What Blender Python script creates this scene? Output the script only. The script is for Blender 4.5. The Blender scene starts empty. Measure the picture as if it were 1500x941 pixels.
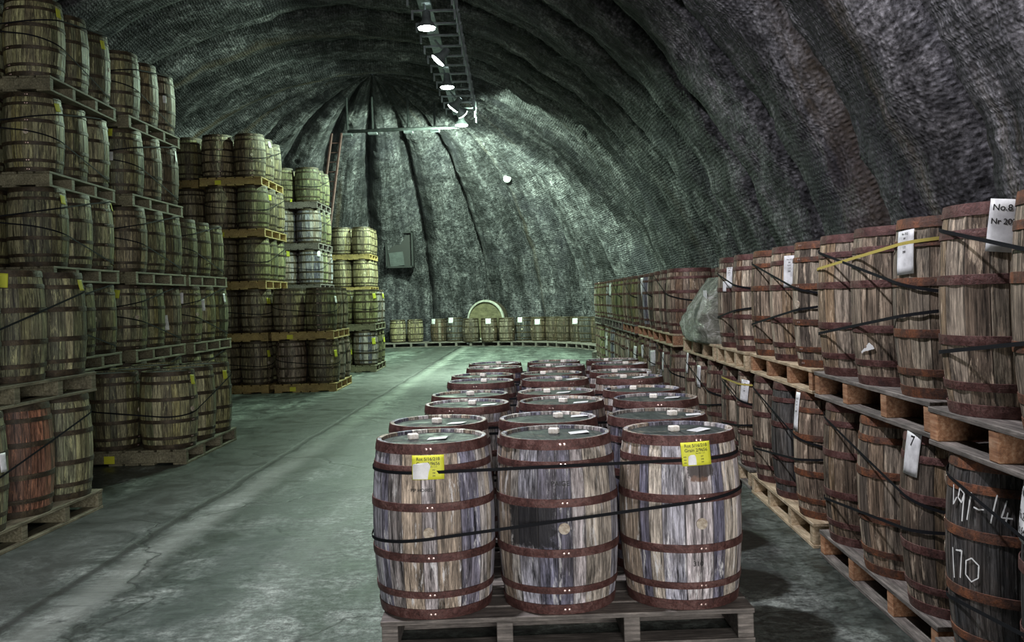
import bpy, bmesh, math, random
from mathutils import Vector, Matrix, noise
PI = math.pi
random.seed(7)
S = bpy.context.scene
COL = S.collection
F, PX, PY, ROLL, CH = 1400.0, 750.0, 437.0, 0.030, 1.75
ANCHOR = Vector((0, 0, CH))

# ------------------------------------------------------------------ camera
cam = bpy.data.cameras.new('camera'); camo = bpy.data.objects.new('camera', cam); COL.objects.link(camo)
cam.sensor_width = 36; cam.lens = F / 1500 * 36; cam.shift_y = -33.5 / 1500; cam.clip_end = 200
camo.matrix_world = Matrix.Translation(ANCHOR) @ Matrix.Rotation(PI/2, 4, 'X') @ Matrix.Rotation(-ROLL, 4, 'Z')
S.camera = camo

def ray(px, py):
    x, y = px - PX, PY - py
    c, s = math.cos(ROLL), math.sin(ROLL)
    return Vector((x*c + y*s, F, -x*s + y*c)) / F
def at_y(px, py, Y):
    return ANCHOR + ray(px, py) * Y

# ------------------------------------------------------------------ materials
class NT:
    def __init__(s, name):
        s.m = bpy.data.materials.new(name); s.m.use_nodes = True
        s.t = s.m.node_tree; s.t.nodes.clear()
        s.out = s.n('ShaderNodeOutputMaterial'); s.b = s.n('ShaderNodeBsdfPrincipled')
        s.t.links.new(s.b.outputs[0], s.out.inputs[0])
    def n(s, typ, **kw):
        nd = s.t.nodes.new(typ)
        for k, v in kw.items(): setattr(nd, k, v)
        return nd
    def l(s, a, b): s.t.links.new(a, b)
    def val(s, sock, v):
        if isinstance(v, bpy.types.NodeSocket): s.l(v, sock)
        else: sock.default_value = v
    def math(s, op, a, b=0.0, c=0.0, clamp=False):
        nd = s.n('ShaderNodeMath', operation=op, use_clamp=clamp)
        s.val(nd.inputs[0], a); s.val(nd.inputs[1], b); s.val(nd.inputs[2], c)
        return nd.outputs[0]
    def vmath(s, op, a, b):
        nd = s.n('ShaderNodeVectorMath', operation=op)
        s.val(nd.inputs[0], a); s.val(nd.inputs[1], b); return nd.outputs[0]
    def noise(s, vec, scale, detail=4, rough=.55, dist=0.0):
        nd = s.n('ShaderNodeTexNoise'); s.val(nd.inputs['Vector'], vec)
        nd.inputs['Scale'].default_value = scale; nd.inputs['Detail'].default_value = detail
        nd.inputs['Roughness'].default_value = rough; nd.inputs['Distortion'].default_value = dist
        return nd.outputs['Fac']
    def ramp(s, fac, stops, interp='LINEAR'):
        nd = s.n('ShaderNodeValToRGB'); cr = nd.color_ramp; cr.interpolation = interp
        while len(cr.elements) < len(stops): cr.elements.new(.5)
        for e, (p, c) in zip(cr.elements, stops):
            e.position = p; e.color = (c, c, c, 1) if isinstance(c, (int, float)) else (*c, 1)
        s.val(nd.inputs[0], fac); return nd.outputs[0]
    def mix(s, fac, a, b, mode='MIX'):
        nd = s.n('ShaderNodeMix', data_type='RGBA', blend_type=mode)
        s.val(nd.inputs[0], fac)
        for i, v in ((6, a), (7, b)):
            if isinstance(v, tuple): v = (*v, 1)
            s.val(nd.inputs[i], v)
        return nd.outputs[2]
    def bump(s, h, strength, dist, base=None):
        nd = s.n('ShaderNodeBump'); nd.inputs['Strength'].default_value = strength
        nd.inputs['Distance'].default_value = dist; s.val(nd.inputs['Height'], h)
        if base is not None: s.l(base, nd.inputs['Normal'])
        return nd.outputs[0]
    def obj(s): return s.n('ShaderNodeTexCoord').outputs['Object']
    def mapv(s, v, scale):
        nd = s.n('ShaderNodeMapping'); nd.inputs['Scale'].default_value = scale; s.l(v, nd.inputs[0]); return nd.outputs[0]
    def rnd(s): return s.n('ShaderNodeObjectInfo').outputs['Random']
    def done(s, col=None, rough=None, metal=None, normal=None, spec=None):
        if col is not None:
            s.val(s.b.inputs['Base Color'], (*col, 1) if isinstance(col, tuple) else col)
        if rough is not None: s.val(s.b.inputs['Roughness'], rough)
        if metal is not None: s.val(s.b.inputs['Metallic'], metal)
        if normal is not None: s.l(normal, s.b.inputs['Normal'])
        if spec is not None: s.b.inputs['Specular IOR Level'].default_value = spec
        return s.m

def oak(name, pal, tone=1.0, stains=()):
    t = NT(name); o = t.obj(); r = t.rnd()
    at = t.n('ShaderNodeAttribute', attribute_name='stave').outputs['Fac']
    k = t.math('FRACT', t.math('ADD', at, t.math('MULTIPLY', r, 7.31)))
    base = t.ramp(k, [(i/len(pal), c) for i, c in enumerate(pal)], 'CONSTANT')
    off = t.n('ShaderNodeCombineXYZ'); t.l(t.math('MULTIPLY', r, 90.0), off.inputs[2]); t.l(t.math('MULTIPLY', at, 31.0), off.inputs[0])
    v = t.vmath('ADD', o, off.outputs[0])
    vs = t.mapv(v, (1, 1, .045))
    streak = t.noise(vs, 46, 6, .7)
    fine = t.noise(t.mapv(v, (1, 1, .06)), 150, 4, .7)
    blot = t.noise(t.mapv(v, (1, 1, .45)), 6, 5, .65, .6)
    worn = t.noise(t.mapv(v, (1, 1, .16)), 26, 6, .75, .3)
    c = t.mix(t.ramp(blot, [(.38, 0.0), (.62, 1.0)]), base, t.mix(.5, base, (.09, .07, .055)))
    c = t.mix(1.0, c, t.ramp(streak, [(.34, .07), (.47, .78), (.66, 1.9)]), 'MULTIPLY')
    c = t.mix(1.0, c, t.ramp(fine, [(.34, .35), (.6, 1.25)]), 'MULTIPLY')
    c = t.mix(t.ramp(worn, [(.555, 0.0), (.65, .85)]), c, tuple(min(.75, q*1.9) for q in pal[1]))
    c = t.mix(t.ramp(worn, [(.28, .85), (.40, 0.0)]), c, (.02, .018, .016))
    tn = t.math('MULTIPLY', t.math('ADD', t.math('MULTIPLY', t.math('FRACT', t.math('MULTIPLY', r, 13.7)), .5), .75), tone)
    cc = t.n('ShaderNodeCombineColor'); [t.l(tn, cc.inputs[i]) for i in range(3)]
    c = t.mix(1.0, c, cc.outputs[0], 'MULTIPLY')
    if stains:
        sx = t.n('ShaderNodeSeparateXYZ'); t.l(o, sx.inputs[0])
        ang = t.math('ARCTAN2', sx.outputs[0], t.math('MULTIPLY', sx.outputs[1], -1.0))
        for (a0, a1, z0, z1, scol) in stains:
            wob = t.math('MULTIPLY', t.math('SUBTRACT', t.noise(o, 34, 4, .7), .5), .9)
            ua = t.math('ABSOLUTE', t.math('DIVIDE', t.math('SUBTRACT', ang, (a0+a1)/2), (a1-a0)/2))
            uz = t.math('ABSOLUTE', t.math('DIVIDE', t.math('SUBTRACT', sx.outputs[2], (z0+z1)/2), (z1-z0)/2))
            d = t.math('ADD', t.math('MAXIMUM', ua, uz), wob)
            c = t.mix(t.ramp(d, [(.80, .93), (1.0, 0.0)]), c, scol)
    h = t.math('ADD', t.math('MULTIPLY', streak, .6), t.math('MULTIPLY', fine, .4))
    h = t.math('ADD', h, t.math('MULTIPLY', worn, .5))
    eg = t.n('ShaderNodeAttribute', attribute_name='edge').outputs['Fac']
    c = t.mix(t.math('MULTIPLY', eg, .5), c, (.012, .010, .009))
    rgh = t.ramp(blot, [(.3, .34), (.7, .62)])
    return t.done(c, rgh, 0.0, t.bump(h, .9, .006), spec=.35)

PAL_GREY = [(.29, .27, .27), (.52, .49, .47), (.20, .20, .27), (.58, .52, .44), (.33, .27, .21), (.40, .40, .46), (.64, .60, .55), (.15, .15, .21), (.44, .36, .28), (.50, .46, .47)]
PAL_BROWN = [(.22, .165, .115), (.36, .295, .22), (.15, .115, .085), (.28, .22, .16), (.43, .37, .28), (.19, .125, .08), (.32, .27, .21), (.25, .18, .11), (.12, .10, .08)]
PAL_OLIVE = [(.20, .205, .10), (.33, .33, .17), (.135, .15, .08), (.27, .265, .12), (.39, .38, .22), (.165, .155, .07), (.24, .26, .15), (.30, .28, .11)]
PAL_TAN = [(.30, .26, .15), (.40, .35, .20), (.24, .20, .12), (.34, .29, .15), (.45, .40, .26), (.20, .16, .09), (.36, .33, .22)]
PAL_RED = [(.26, .12, .07), (.34, .16, .09), (.20, .10, .06), (.30, .17, .10), (.24, .13, .08)]
PAL_DARK = [(.055, .055, .055), (.085, .085, .08), (.04, .042, .045), (.07, .065, .06), (.10, .10, .095)]
M = {}
M['grey'] = oak('weathered grey oak staves', PAL_GREY, .95)
M['grey_char'] = oak('weathered grey oak staves with charred patch', PAL_GREY, .95, [(-1.0, -.10, .325, .565, (.012, .012, .014))])
M['grey_knot'] = oak('weathered grey oak staves with brown knot', PAL_GREY, .95, [(-.16, .14, .64, .73, (.16, .08, .045)), (-.22, .26, .66, .83, (.05, .042, .04))])
M['brown'] = oak('brown oak staves', PAL_BROWN, 1.0)
M['olive'] = oak('olive oak staves', PAL_OLIVE, .92)
M['tan'] = oak('tan oak staves', PAL_TAN, .75)
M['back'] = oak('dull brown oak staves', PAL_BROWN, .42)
M['red'] = oak('reddish oak staves', PAL_RED, .6)
M['dark'] = oak('black stained oak staves', PAL_DARK, 1.0)

def rust(name, stops, metal=.35, rlo=.32):
    t = NT(name); o = t.obj(); r = t.rnd()
    off = t.n('ShaderNodeCombineXYZ'); t.l(t.math('MULTIPLY', r, 60.0), off.inputs[2])
    v = t.vmath('ADD', o, off.outputs[0])
    a = t.noise(v, 14, 6, .7, .4); b = t.noise(v, 90, 5, .75)
    c = t.ramp(a, stops)
    c = t.mix(1.0, c, t.ramp(b, [(.3, .45), (.62, 1.35)]), 'MULTIPLY')
    n = t.math('ADD', t.math('MULTIPLY', a, .4), b)
    return t.done(c, t.ramp(b, [(.35, rlo), (.65, .68)]), metal, t.bump(n, .9, .004))
M['hoop'] = rust('rusted red brown hoop iron', [(.30, (.05, .026, .024)), (.48, (.10, .042, .036)), (.60, (.16, .085, .075)), (.74, (.08, .038, .028))])
M['hoop_orange'] = rust('flaking orange rust hoop iron', [(.35, (.055, .028, .02)), (.50, (.11, .045, .024)), (.62, (.22, .08, .032)), (.75, (.08, .036, .025))], .1, .5)
M['hoop_dark'] = rust('dark hoop iron', [(.32, (.026, .022, .014)), (.50, (.05, .038, .022)), (.66, (.095, .075, .042))])
t = NT('bright rivet'); M['rivet'] = t.done((.55, .40, .36), .3, .8)
t = NT('end grain bung'); M['bung'] = t.done(t.ramp(t.noise(t.obj(), 60, 4), [(.35, (.30, .24, .17)), (.65, (.58, .52, .42))]), .6)
t = NT('pale wooden stopper'); M['stopper'] = t.done(t.ramp(t.noise(t.obj(), 90, 4), [(.35, (.72, .68, .58)), (.6, (.92, .90, .84))]), .6)

t = NT('barrel head boards'); o = t.obj(); r = t.rnd()
sx = t.n('ShaderNodeSeparateXYZ'); t.l(o, sx.inputs[0])
seam = t.math('ABSOLUTE', t.math('SUBTRACT', t.math('FRACT', t.math('MULTIPLY', sx.outputs[0], 9.5)), .5))
off = t.n('ShaderNodeCombineXYZ'); t.l(t.math('MULTIPLY', r, 50.0), off.inputs[2]); v = t.vmath('ADD', o, off.outputs[0])
wet = t.noise(v, 7, 5, .6, .8)
c = t.ramp(t.noise(t.mapv(v, (1, .12, 1)), 50, 5, .7), [(.3, (.012, .016, .016)), (.55, (.03, .038, .036)), (.75, (.08, .088, .08))])
c = t.mix(t.ramp(wet, [(.56, 0.0), (.68, .7)]), c, (.20, .18, .13))
c = t.mix(t.ramp(seam, [(.46, 0.0), (.49, .9)]), c, (.01, .01, .01))
M['head'] = t.done(c, t.ramp(wet, [(.36, .42), (.52, .7)]), 0, t.bump(t.noise(v, 60, 4), .25, .003))

def plank(name, stops, rough=.7):
    t = NT(name); o = t.obj(); r = t.rnd()
    off = t.n('ShaderNodeCombineXYZ'); t.l(t.math('MULTIPLY', r, 40.0), off.inputs[1]); v = t.vmath('ADD', o, off.outputs[0])
    g = t.noise(t.mapv(v, (.08, 1, 1)), 55, 5, .7); b = t.noise(v, 5, 5, .7)
    c = t.ramp(g, stops)
    c = t.mix(1.0, c, t.ramp(b, [(.3, .55), (.7, 1.3)]), 'MULTIPLY')
    return t.done(c, rough, 0, t.bump(g, .6, .004))
M['p_grey'] = plank('weathered grey pallet timber', [(.28, (.045, .04, .036)), (.5, (.14, .125, .11)), (.7, (.30, .27, .24))])
M['p_pale'] = plank('pale new pallet timber', [(.28, (.22, .16, .09)), (.5, (.46, .36, .23)), (.7, (.66, .56, .40))])
M['p_orange'] = plank('orange brown pallet block', [(.28, (.14, .06, .03)), (.5, (.34, .17, .085)), (.7, (.52, .34, .21))])
M['p_yellow'] = plank('mustard painted pallet timber', [(.28, (.20, .14, .04)), (.5, (.34, .25, .085)), (.7, (.46, .37, .17))])
M['p_olive'] = plank('green grey pallet timber', [(.28, (.06, .055, .03)), (.5, (.16, .15, .09)), (.7, (.28, .27, .18))])

def flat(name, col, rough=.6, metal=0, nz=0):
    t = NT(name)
    if nz:
        c = t.ramp(t.noise(t.obj(), nz, 5, .6), [(.3, tuple(x*.6 for x in col)), (.7, tuple(min(1, x*1.15) for x in col))])
        return t.done(c, rough, metal)
    return t.done(col, rough, metal)
M['strap'] = flat('black plastic strap', (.008, .009, .011), .8)
M['strap'].node_tree.nodes['Principled BSDF'].inputs['Specular IOR Level'].default_value = .15
M['strap_y'] = flat('yellow plastic strap', (.50, .42, .10), .5)
M['yellow'] = flat('yellow label paper', (.72, .74, .05), .6)
M['yellow_old'] = flat('faded yellow label', (.50, .54, .04), .7)
M['yell2'] = flat('yellow sticker', (.62, .62, .04), .5)
M['white'] = flat('white label paper', (.82, .84, .84), .45, 0, 12)
M['ink'] = flat('black ink', (.01, .01, .01), .6)
M['chalk'] = flat('white chalk', (.75, .77, .75), .9)
M['steel'] = flat('galvanised steel', (.34, .38, .40), .6, .5, 8)
M['pipe'] = flat('dull grey pipe', (.07, .08, .08), .7, .2, 8)
M['rail_red'] = flat('red brown painted steel', (.05, .018, .016), .8, 0, 8)
M['black'] = flat('black rubber cable', (.01, .01, .01), .6)
M['dust'] = flat('dusty pale rim', (.42, .42, .36), .7, 0, 9)
M['hatch'] = flat('dark hatch board', (.014, .016, .016), .7, 0, 3)
M['vat'] = plank('vat head boards', [(.28, (.06, .055, .03)), (.5, (.13, .115, .06)), (.7, (.20, .18, .11))])
t = NT('lamp glass'); t.b.inputs['Emission Color'].default_value = (.86, 1, .93, 1); t.b.inputs['Emission Strength'].default_value = 22
M['lens'] = t.done((.9, .9, .9), .3)

# concrete shell
t = NT('sprayed concrete over mesh'); uv = t.n('ShaderNodeTexCoord').outputs['UV']; o = t.obj()
big = t.noise(o, .35, 5, .6, .5); med = t.noise(o, 1.7, 7, .7, .4); sml = t.noise(o, 11, 6, .75); grit = t.noise(o, 55, 4, .7)
stre = t.noise(t.mapv(uv, (1, .09, 1)), 2.2, 6, .7, .4)
c = t.ramp(med, [(.32, (.02, .02, .022)), (.46, (.065, .065, .07)), (.58, (.13, .128, .135)), (.75, (.24, .235, .24))])
c = t.mix(1.0, c, t.ramp(sml, [(.37, .15), (.5, .95), (.62, 2.1)]), 'MULTIPLY')
c = t.mix(1.0, c, t.ramp(stre, [(.36, .25), (.5, .95), (.62, 1.8)]), 'MULTIPLY')
c = t.mix(t.ramp(t.noise(t.mapv(uv, (1, .05, 1)), 1.1, 4, .6), [(.60, 0.0), (.72, .5)]), c, (.17, .12, .06))
c = t.mix(t.ramp(big, [(.52, 0.0), (.70, .4)]), c, (.055, .05, .075))
su = t.n('ShaderNodeSeparateXYZ'); t.l(t.vmath('ADD', uv, t.vmath('MULTIPLY', t.n('ShaderNodeTexNoise').outputs['Color'], (0.0, 0.0, 0.0))), su.inputs[0])
wv = t.noise(uv, 1.4, 3)
ua = t.math('SINE', t.math('ADD', t.math('MULTIPLY', su.outputs[0], 120.0), t.math('MULTIPLY', wv, 14.0)))
ub = t.math('SINE', t.math('ADD', t.math('MULTIPLY', su.outputs[1], 95.0), t.math('MULTIPLY', wv, 22.0)))
mesh = t.math('MULTIPLY', t.math('ADD', ua, 1.0), t.math('ADD', ub, 1.0))
c = t.mix(1.0, c, t.ramp(t.math('MULTIPLY', mesh, .25), [(.0, .80), (.6, 1.12)]), 'MULTIPLY')
h = t.math('ADD', t.math('MULTIPLY', mesh, .16), t.math('ADD', t.math('MULTIPLY', sml, 1.5), t.math('MULTIPLY', grit, .45)))
M['shell'] = t.done(c, t.ramp(sml, [(.35, .42), (.6, .75)]), 0, t.bump(h, 1.0, .045), spec=.42)

# floor
t = NT('worn green grey concrete floor'); o = t.obj()
ln = t.mapv(o, (1, .10, 1))
a = t.noise(o, .45, 6, .65, .6); b = t.noise(ln, 1.1, 6, .65, .4); g = t.noise(o, 16, 12, .9); m = t.noise(o, 2.3, 7, .7, 1.0)
c = t.ramp(m, [(.34, (.022, .030, .026)), (.45, (.055, .068, .060)), (.55, (.11, .130, .115)), (.70, (.22, .25, .22))])
c = t.mix(1.0, c, t.ramp(b, [(.38, .35), (.5, .95), (.62, 1.6)]), 'MULTIPLY')
c = t.mix(1.0, c, t.ramp(g, [(.43, .2), (.5, .85), (.57, 1.8)]), 'MULTIPLY')
c = t.mix(t.ramp(a, [(.50, 0.0), (.60, .65)]), c, (.035, .045, .04))
sx = t.n('ShaderNodeSeparateXYZ'); t.l(o, sx.inputs[0])
wob = t.math('MULTIPLY', t.math('SUBTRACT', t.noise(o, .9, 4), .5), .16)
xx = t.math('ADD', sx.outputs[0], wob)
# expansion joint, worn drive lane beside it and dark wheel track (fixed places on the floor)
jx = t.math('SUBTRACT', xx, t.math('ADD', t.math('MULTIPLY', sx.outputs[1], .030), -3.05))
joint = t.ramp(t.math('ABSOLUTE', jx), [(.015, .97), (.05, 0.0)])
lane = t.ramp(t.math('ABSOLUTE', t.math('SUBTRACT', jx, .24)), [(.05, .55), (.20, 0.0)])
track = t.ramp(t.math('ABSOLUTE', t.math('ADD', jx, .50)), [(.25, .75), (.62, 0.0)])
lane2 = t.ramp(t.math('ABSOLUTE', t.math('SUBTRACT', jx, 1.35)), [(.04, .35), (.28, 0.0)])
track2 = t.ramp(t.math('ABSOLUTE', t.math('SUBTRACT', jx, .95)), [(.10, .35), (.35, 0.0)])
c = t.mix(track, c, (.045, .05, .045)); c = t.mix(track2, c, (.05, .065, .06))
c = t.mix(lane, c, t.mix(.35, c, (.62, .68, .60), 'SCREEN')); c = t.mix(lane2, c, t.mix(.25, c, (.5, .55, .5), 'SCREEN')); c = t.mix(joint, c, (.02, .022, .02))
vor = t.n('ShaderNodeTexVoronoi', feature='DISTANCE_TO_EDGE'); vor.inputs['Scale'].default_value = .30
wn = t.n('ShaderNodeTexNoise'); wn.inputs['Scale'].default_value = 1.6; wn.inputs['Detail'].default_value = 6; t.l(o, wn.inputs['Vector'])
t.l(t.vmath('ADD', o, t.vmath('MULTIPLY', wn.outputs['Color'], (1.1, 1.1, 0))), vor.inputs['Vector'])
crack = t.ramp(vor.outputs['Distance'], [(.0015, .85), (.006, 0.0)])
c = t.mix(crack, c, (.015, .018, .016))
# transverse trowel / tyre ridges
rid = t.noise(t.mapv(o, (.12, 1, 1)), 26, 3, .6)
c = t.mix(t.ramp(rid, [(.56, 0.0), (.66, .45)]), c, (.04, .045, .042))
hh = t.math('ADD', t.math('ADD', t.math('MULTIPLY', g, .5), t.math('MULTIPLY', rid, .5)), t.math('MULTIPLY', t.math('ADD', joint, crack), -.5))
M['floor'] = t.done(c, t.ramp(m, [(.35, .35), (.65, .62)]), 0, t.bump(hh, .6, .012), spec=.5)

t = NT('crumpled clear shrink film'); o = t.obj()
wr = t.noise(t.mapv(o, (1, 1, 2.6)), 13, 5, .7, 1.4)
c = t.ramp(t.noise(o, 5, 5, .7, .5), [(.36, (.10, .105, .085)), (.52, (.30, .31, .25)), (.66, (.75, .76, .70))])
t.b.inputs['Transmission Weight'].default_value = .1
M['film'] = t.done(c, .22, 0, t.bump(wr, 1.0, .05), spec=.8)

# ------------------------------------------------------------------ object helpers
def setp(o, label=None, cat=None, group=None, kind=None):
    if label: o['label'] = label
    if cat: o['category'] = cat
    if group: o['group'] = group
    if kind: o['kind'] = kind
    return o
def empty(name, loc, rz=0, label=None, cat=None, group=None):
    o = bpy.data.objects.new(name, None); COL.objects.link(o); o.empty_display_size = .1
    o.location = loc; o.rotation_euler = (0, 0, rz); setp(o, label, cat, group); return o
def mobj(name, me, parent=None, loc=(0, 0, 0), rot=(0, 0, 0)):
    o = bpy.data.objects.new(name, me); COL.objects.link(o)
    if parent: o.parent = parent
    o.location = loc; o.rotation_euler = rot; return o
def mk(name, verts, faces, mat, smooth=False, mats=None, mi=None):
    me = bpy.data.meshes.new(name); me.from_pydata(verts, [], faces)
    for m_ in (mats or [mat]): me.materials.append(m_)
    if mi: me.polygons.foreach_set('material_index', mi)
    me.polygons.foreach_set('use_smooth', [smooth]*len(me.polygons)); me.update(); return me
class MB:
    def __init__(s): s.v = []; s.f = []
    def box(s, x0, x1, y0, y1, z0, z1, M_=None, bev=0.0):
        if bev:
            b = bmesh.new(); bmesh.ops.create_cube(b, size=1)
            for v in b.verts: v.co = Vector(((x0+x1)/2 + v.co.x*(x1-x0), (y0+y1)/2 + v.co.y*(y1-y0), (z0+z1)/2 + v.co.z*(z1-z0)))
            bmesh.ops.bevel(b, geom=b.edges[:], offset=bev, segments=1, affect='EDGES')
            b.verts.index_update(); n = len(s.v)
            s.v += [(M_ @ v.co if M_ else v.co.copy()) for v in b.verts]; s.f += [tuple(n+v.index for v in f.verts) for f in b.faces]; b.free(); return
        n = len(s.v)
        p = [Vector((x, y, z)) for z in (z0, z1) for y in (y0, y1) for x in (x0, x1)]
        s.v += [(M_ @ q if M_ else q) for q in p]
        s.f += [tuple(n+i for i in q) for q in ((0, 2, 3, 1), (4, 5, 7, 6), (0, 1, 5, 4), (2, 6, 7, 3), (0, 4, 6, 2), (1, 3, 7, 5))]
    def tube(s, pts, r, seg=8, cap=True):
        pts = [Vector(p) for p in pts]; n0 = len(s.v)
        for i, p in enumerate(pts):
            d = (pts[min(i+1, len(pts)-1)] - pts[max(i-1, 0)]).normalized()
            a = d.cross(Vector((0, 0, 1)))
            if a.length < .1: a = d.cross(Vector((1, 0, 0)))
            a.normalize(); b = d.cross(a)
            rr = r[i] if isinstance(r, (list, tuple)) else r
            s.v += [p + (a*math.cos(2*PI*k/seg) + b*math.sin(2*PI*k/seg))*rr for k in range(seg)]
        for i in range(len(pts)-1):
            for k in range(seg):
                s.f.append((n0+i*seg+k, n0+i*seg+(k+1) % seg, n0+(i+1)*seg+(k+1) % seg, n0+(i+1)*seg+k))
        if cap:
            s.f.append(tuple(n0+k for k in reversed(range(seg)))); e = n0+(len(pts)-1)*seg; s.f.append(tuple(e+k for k in range(seg)))
    def lathe(s, prof, seg=24, M_=None):
        n0 = len(s.v)
        for (r, z) in prof:
            for k in range(seg):
                p = Vector((r*math.cos(2*PI*k/seg), r*math.sin(2*PI*k/seg), z)); s.v.append(M_ @ p if M_ else p)
        for i in range(len(prof)-1):
            for k in range(seg):
                s.f.append((n0+i*seg+k, n0+i*seg+(k+1) % seg, n0+(i+1)*seg+(k+1) % seg, n0+(i+1)*seg+k))
    def me(s, name, mat, smooth=False): return mk(name, s.v, s.f, mat, smooth)

# ------------------------------------------------------------------ barrel meshes
H, RB, RH = .87, .318, .284
PH = .170
def rad(z):
    u = 2*z/H - 1
    return RH + (RB-RH)*(1 - abs(u)**2.1)
def staves_mesh(seed, mat, n=22):
    rg = random.Random(seed)
    w = [rg.uniform(.6, 1.45) for _ in range(n)]; tot = sum(w); a = 0; angs = []; own = []
    for i in range(n):
        b = a + w[i]/tot*2*PI; e = .0042/.3
        angs += [(a, -.0022), (a+e, 0), (b-e, 0)]; own += [i, i, i]; a = b
    zs = [q*H/.9 for q in (0, .02, .08, .15, .22, .30, .38, .45, .52, .60, .68, .75, .82, .88, .9)]
    prof = [(RH-.022, .035), (RH-.024, .004)] + [(None, z) for z in zs] + [(RH-.020, H-.002), (RH-.024, H-.034)]
    V = []; Fc = []; na = len(angs)
    for (r, z) in prof:
        for (an, dr) in angs:
            rr = (rad(z)+dr) if r is None else r
            V.append((rr*math.cos(an), rr*math.sin(an), z))
    st = []; rv = [rg.random() for _ in range(n)]
    for j in range(len(prof)-1):
        for k in range(na):
            k2 = (k+1) % na
            Fc.append((j*na+k, j*na+k2, (j+1)*na+k2, (j+1)*na+k)); st.append(rv[own[k]])
    me = mk('staves', V, Fc, mat)
    ed = me.attributes.new('edge', 'FLOAT', 'FACE'); ed.data.foreach_set('value', [0.0 if (k % 3) == 1 else 1.0 for j in range(len(prof)-1) for k in range(na)])
    at = me.attributes.new('stave', 'FLOAT', 'FACE'); at.data.foreach_set('value', st)
    return me
def hoop_mesh(zc, w, mat, riv=True, name='hoop'):
    V = []; Fc = []; seg = 64; mi = []
    z0, z1 = max(zc-w/2, -.001), min(zc+w/2, H+.001)
    pr = [(rad(max(z0, 0))-.001, z0), (rad(max(z0, 0))+.0035, z0+.001), (rad(min(zc, H))+.0042, zc), (rad(min(z1, H))+.0035, z1-.001), (rad(min(z1, H))-.001, z1)]
    for (r, z) in pr:
        for k in range(seg): V.append((r*math.cos(2*PI*k/seg), r*math.sin(2*PI*k/seg), z))
    for j in range(4):
        for k in range(seg): Fc.append((j*seg+k, j*seg+(k+1) % seg, (j+1)*seg+(k+1) % seg, (j+1)*seg+k)); mi.append(0)
    for a in ((-.055, .02) if riv else ()):
        an = -PI/2 + a + .04; n0 = len(V)
        rr = rad(min(max(zc, 0), H))+.004
        c = Vector((rr*math.cos(an), rr*math.sin(an), zc)); ou = Vector((math.cos(an), math.sin(an), 0)); ta = Vector((-ou.y, ou.x, 0)); up = Vector((0, 0, 1))
        for (q, hh) in ((.0085, 0), (.006, .003)):
            for k in range(8): V.append(c + ou*hh + (ta*math.cos(k*PI/4)+up*math.sin(k*PI/4))*q)
        V.append(c+ou*.0042)
        for k in range(8):
            Fc.append((n0+k, n0+(k+1) % 8, n0+8+(k+1) % 8, n0+8+k)); mi.append(1)
            Fc.append((n0+8+k, n0+8+(k+1) % 8, n0+16)); mi.append(1)
    return mk(name, V, Fc, None, False, [mat, M['rivet']], mi)
def head_mesh():
    b = MB(); R = RH-.0235; seg = 40
    b.lathe([(R, 0), (R, .014), (R-.004, .018), (.0001, .018)], seg); b.f.append(tuple(reversed(range(seg))))
    return b.me('head', M['head'])
HOOPS = [(.026, .052), (.124, .036), (.311, .042), (.559, .042), (.746, .036), (.844, .052)]
HM = {k: [hoop_mesh(z, w, M[k]) for z, w in HOOPS] for k in ('hoop', 'hoop_orange', 'hoop_dark')}
HEAD = head_mesh()
SM = {k: [staves_mesh(10*i+j, M[k]) for j in range(n)] for i, (k, n) in enumerate([('grey', 3), ('grey_char', 1), ('grey_knot', 1), ('brown', 4), ('olive', 3), ('tan', 3), ('back', 2), ('red', 1), ('dark', 1)])}
b = MB(); b.lathe([(.0285, -.004), (.0285, .004), (.025, .0055), (.0001, .0055)], 20, Matrix.Translation((0, -RB, H/2)) @ Matrix.Rotation(PI/2, 4, 'X')); BUNG = b.me('bung', M['bung'])
b = MB(); b.box(-.027, .027, -.020, .020, 0, .030, None, .005); STOP = b.me('stopper', M['stopper'])
b = MB(); b.box(-.05, .05, -.04, .04, 0, .0015); b.v = [Vector(v)+Vector((0, 0, .004*math.sin(v[0]*40)+.004)) for v in b.v]; SLIP = b.me('paper_slip', M['white'])

BARRELS = []
ORD = ['bottom', 'second', 'third', 'fourth', 'top']
def barrel(x, y, z, wood, hoop, label, group, rz=None, bung=True, top=False, sc=1.0, cat='barrel', key=None):
    rz = random.uniform(0, 2*PI) if rz is None else rz
    e = empty('barrel', (x, y, z), rz, label, cat, group)
    e.scale = (sc, sc, sc)
    ms = random.choice(SM[wood]); mobj('staves', ms, e)
    for h in HM[hoop]: mobj('hoop', h, e)
    hd = mobj('head', HEAD, e, (0, 0, H-.036))
    if bung: mobj('bung', BUNG, e)
    BARRELS.append(dict(o=e, x=x, y=y, z=z, rz=rz, sc=sc, key=key)); return e

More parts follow.
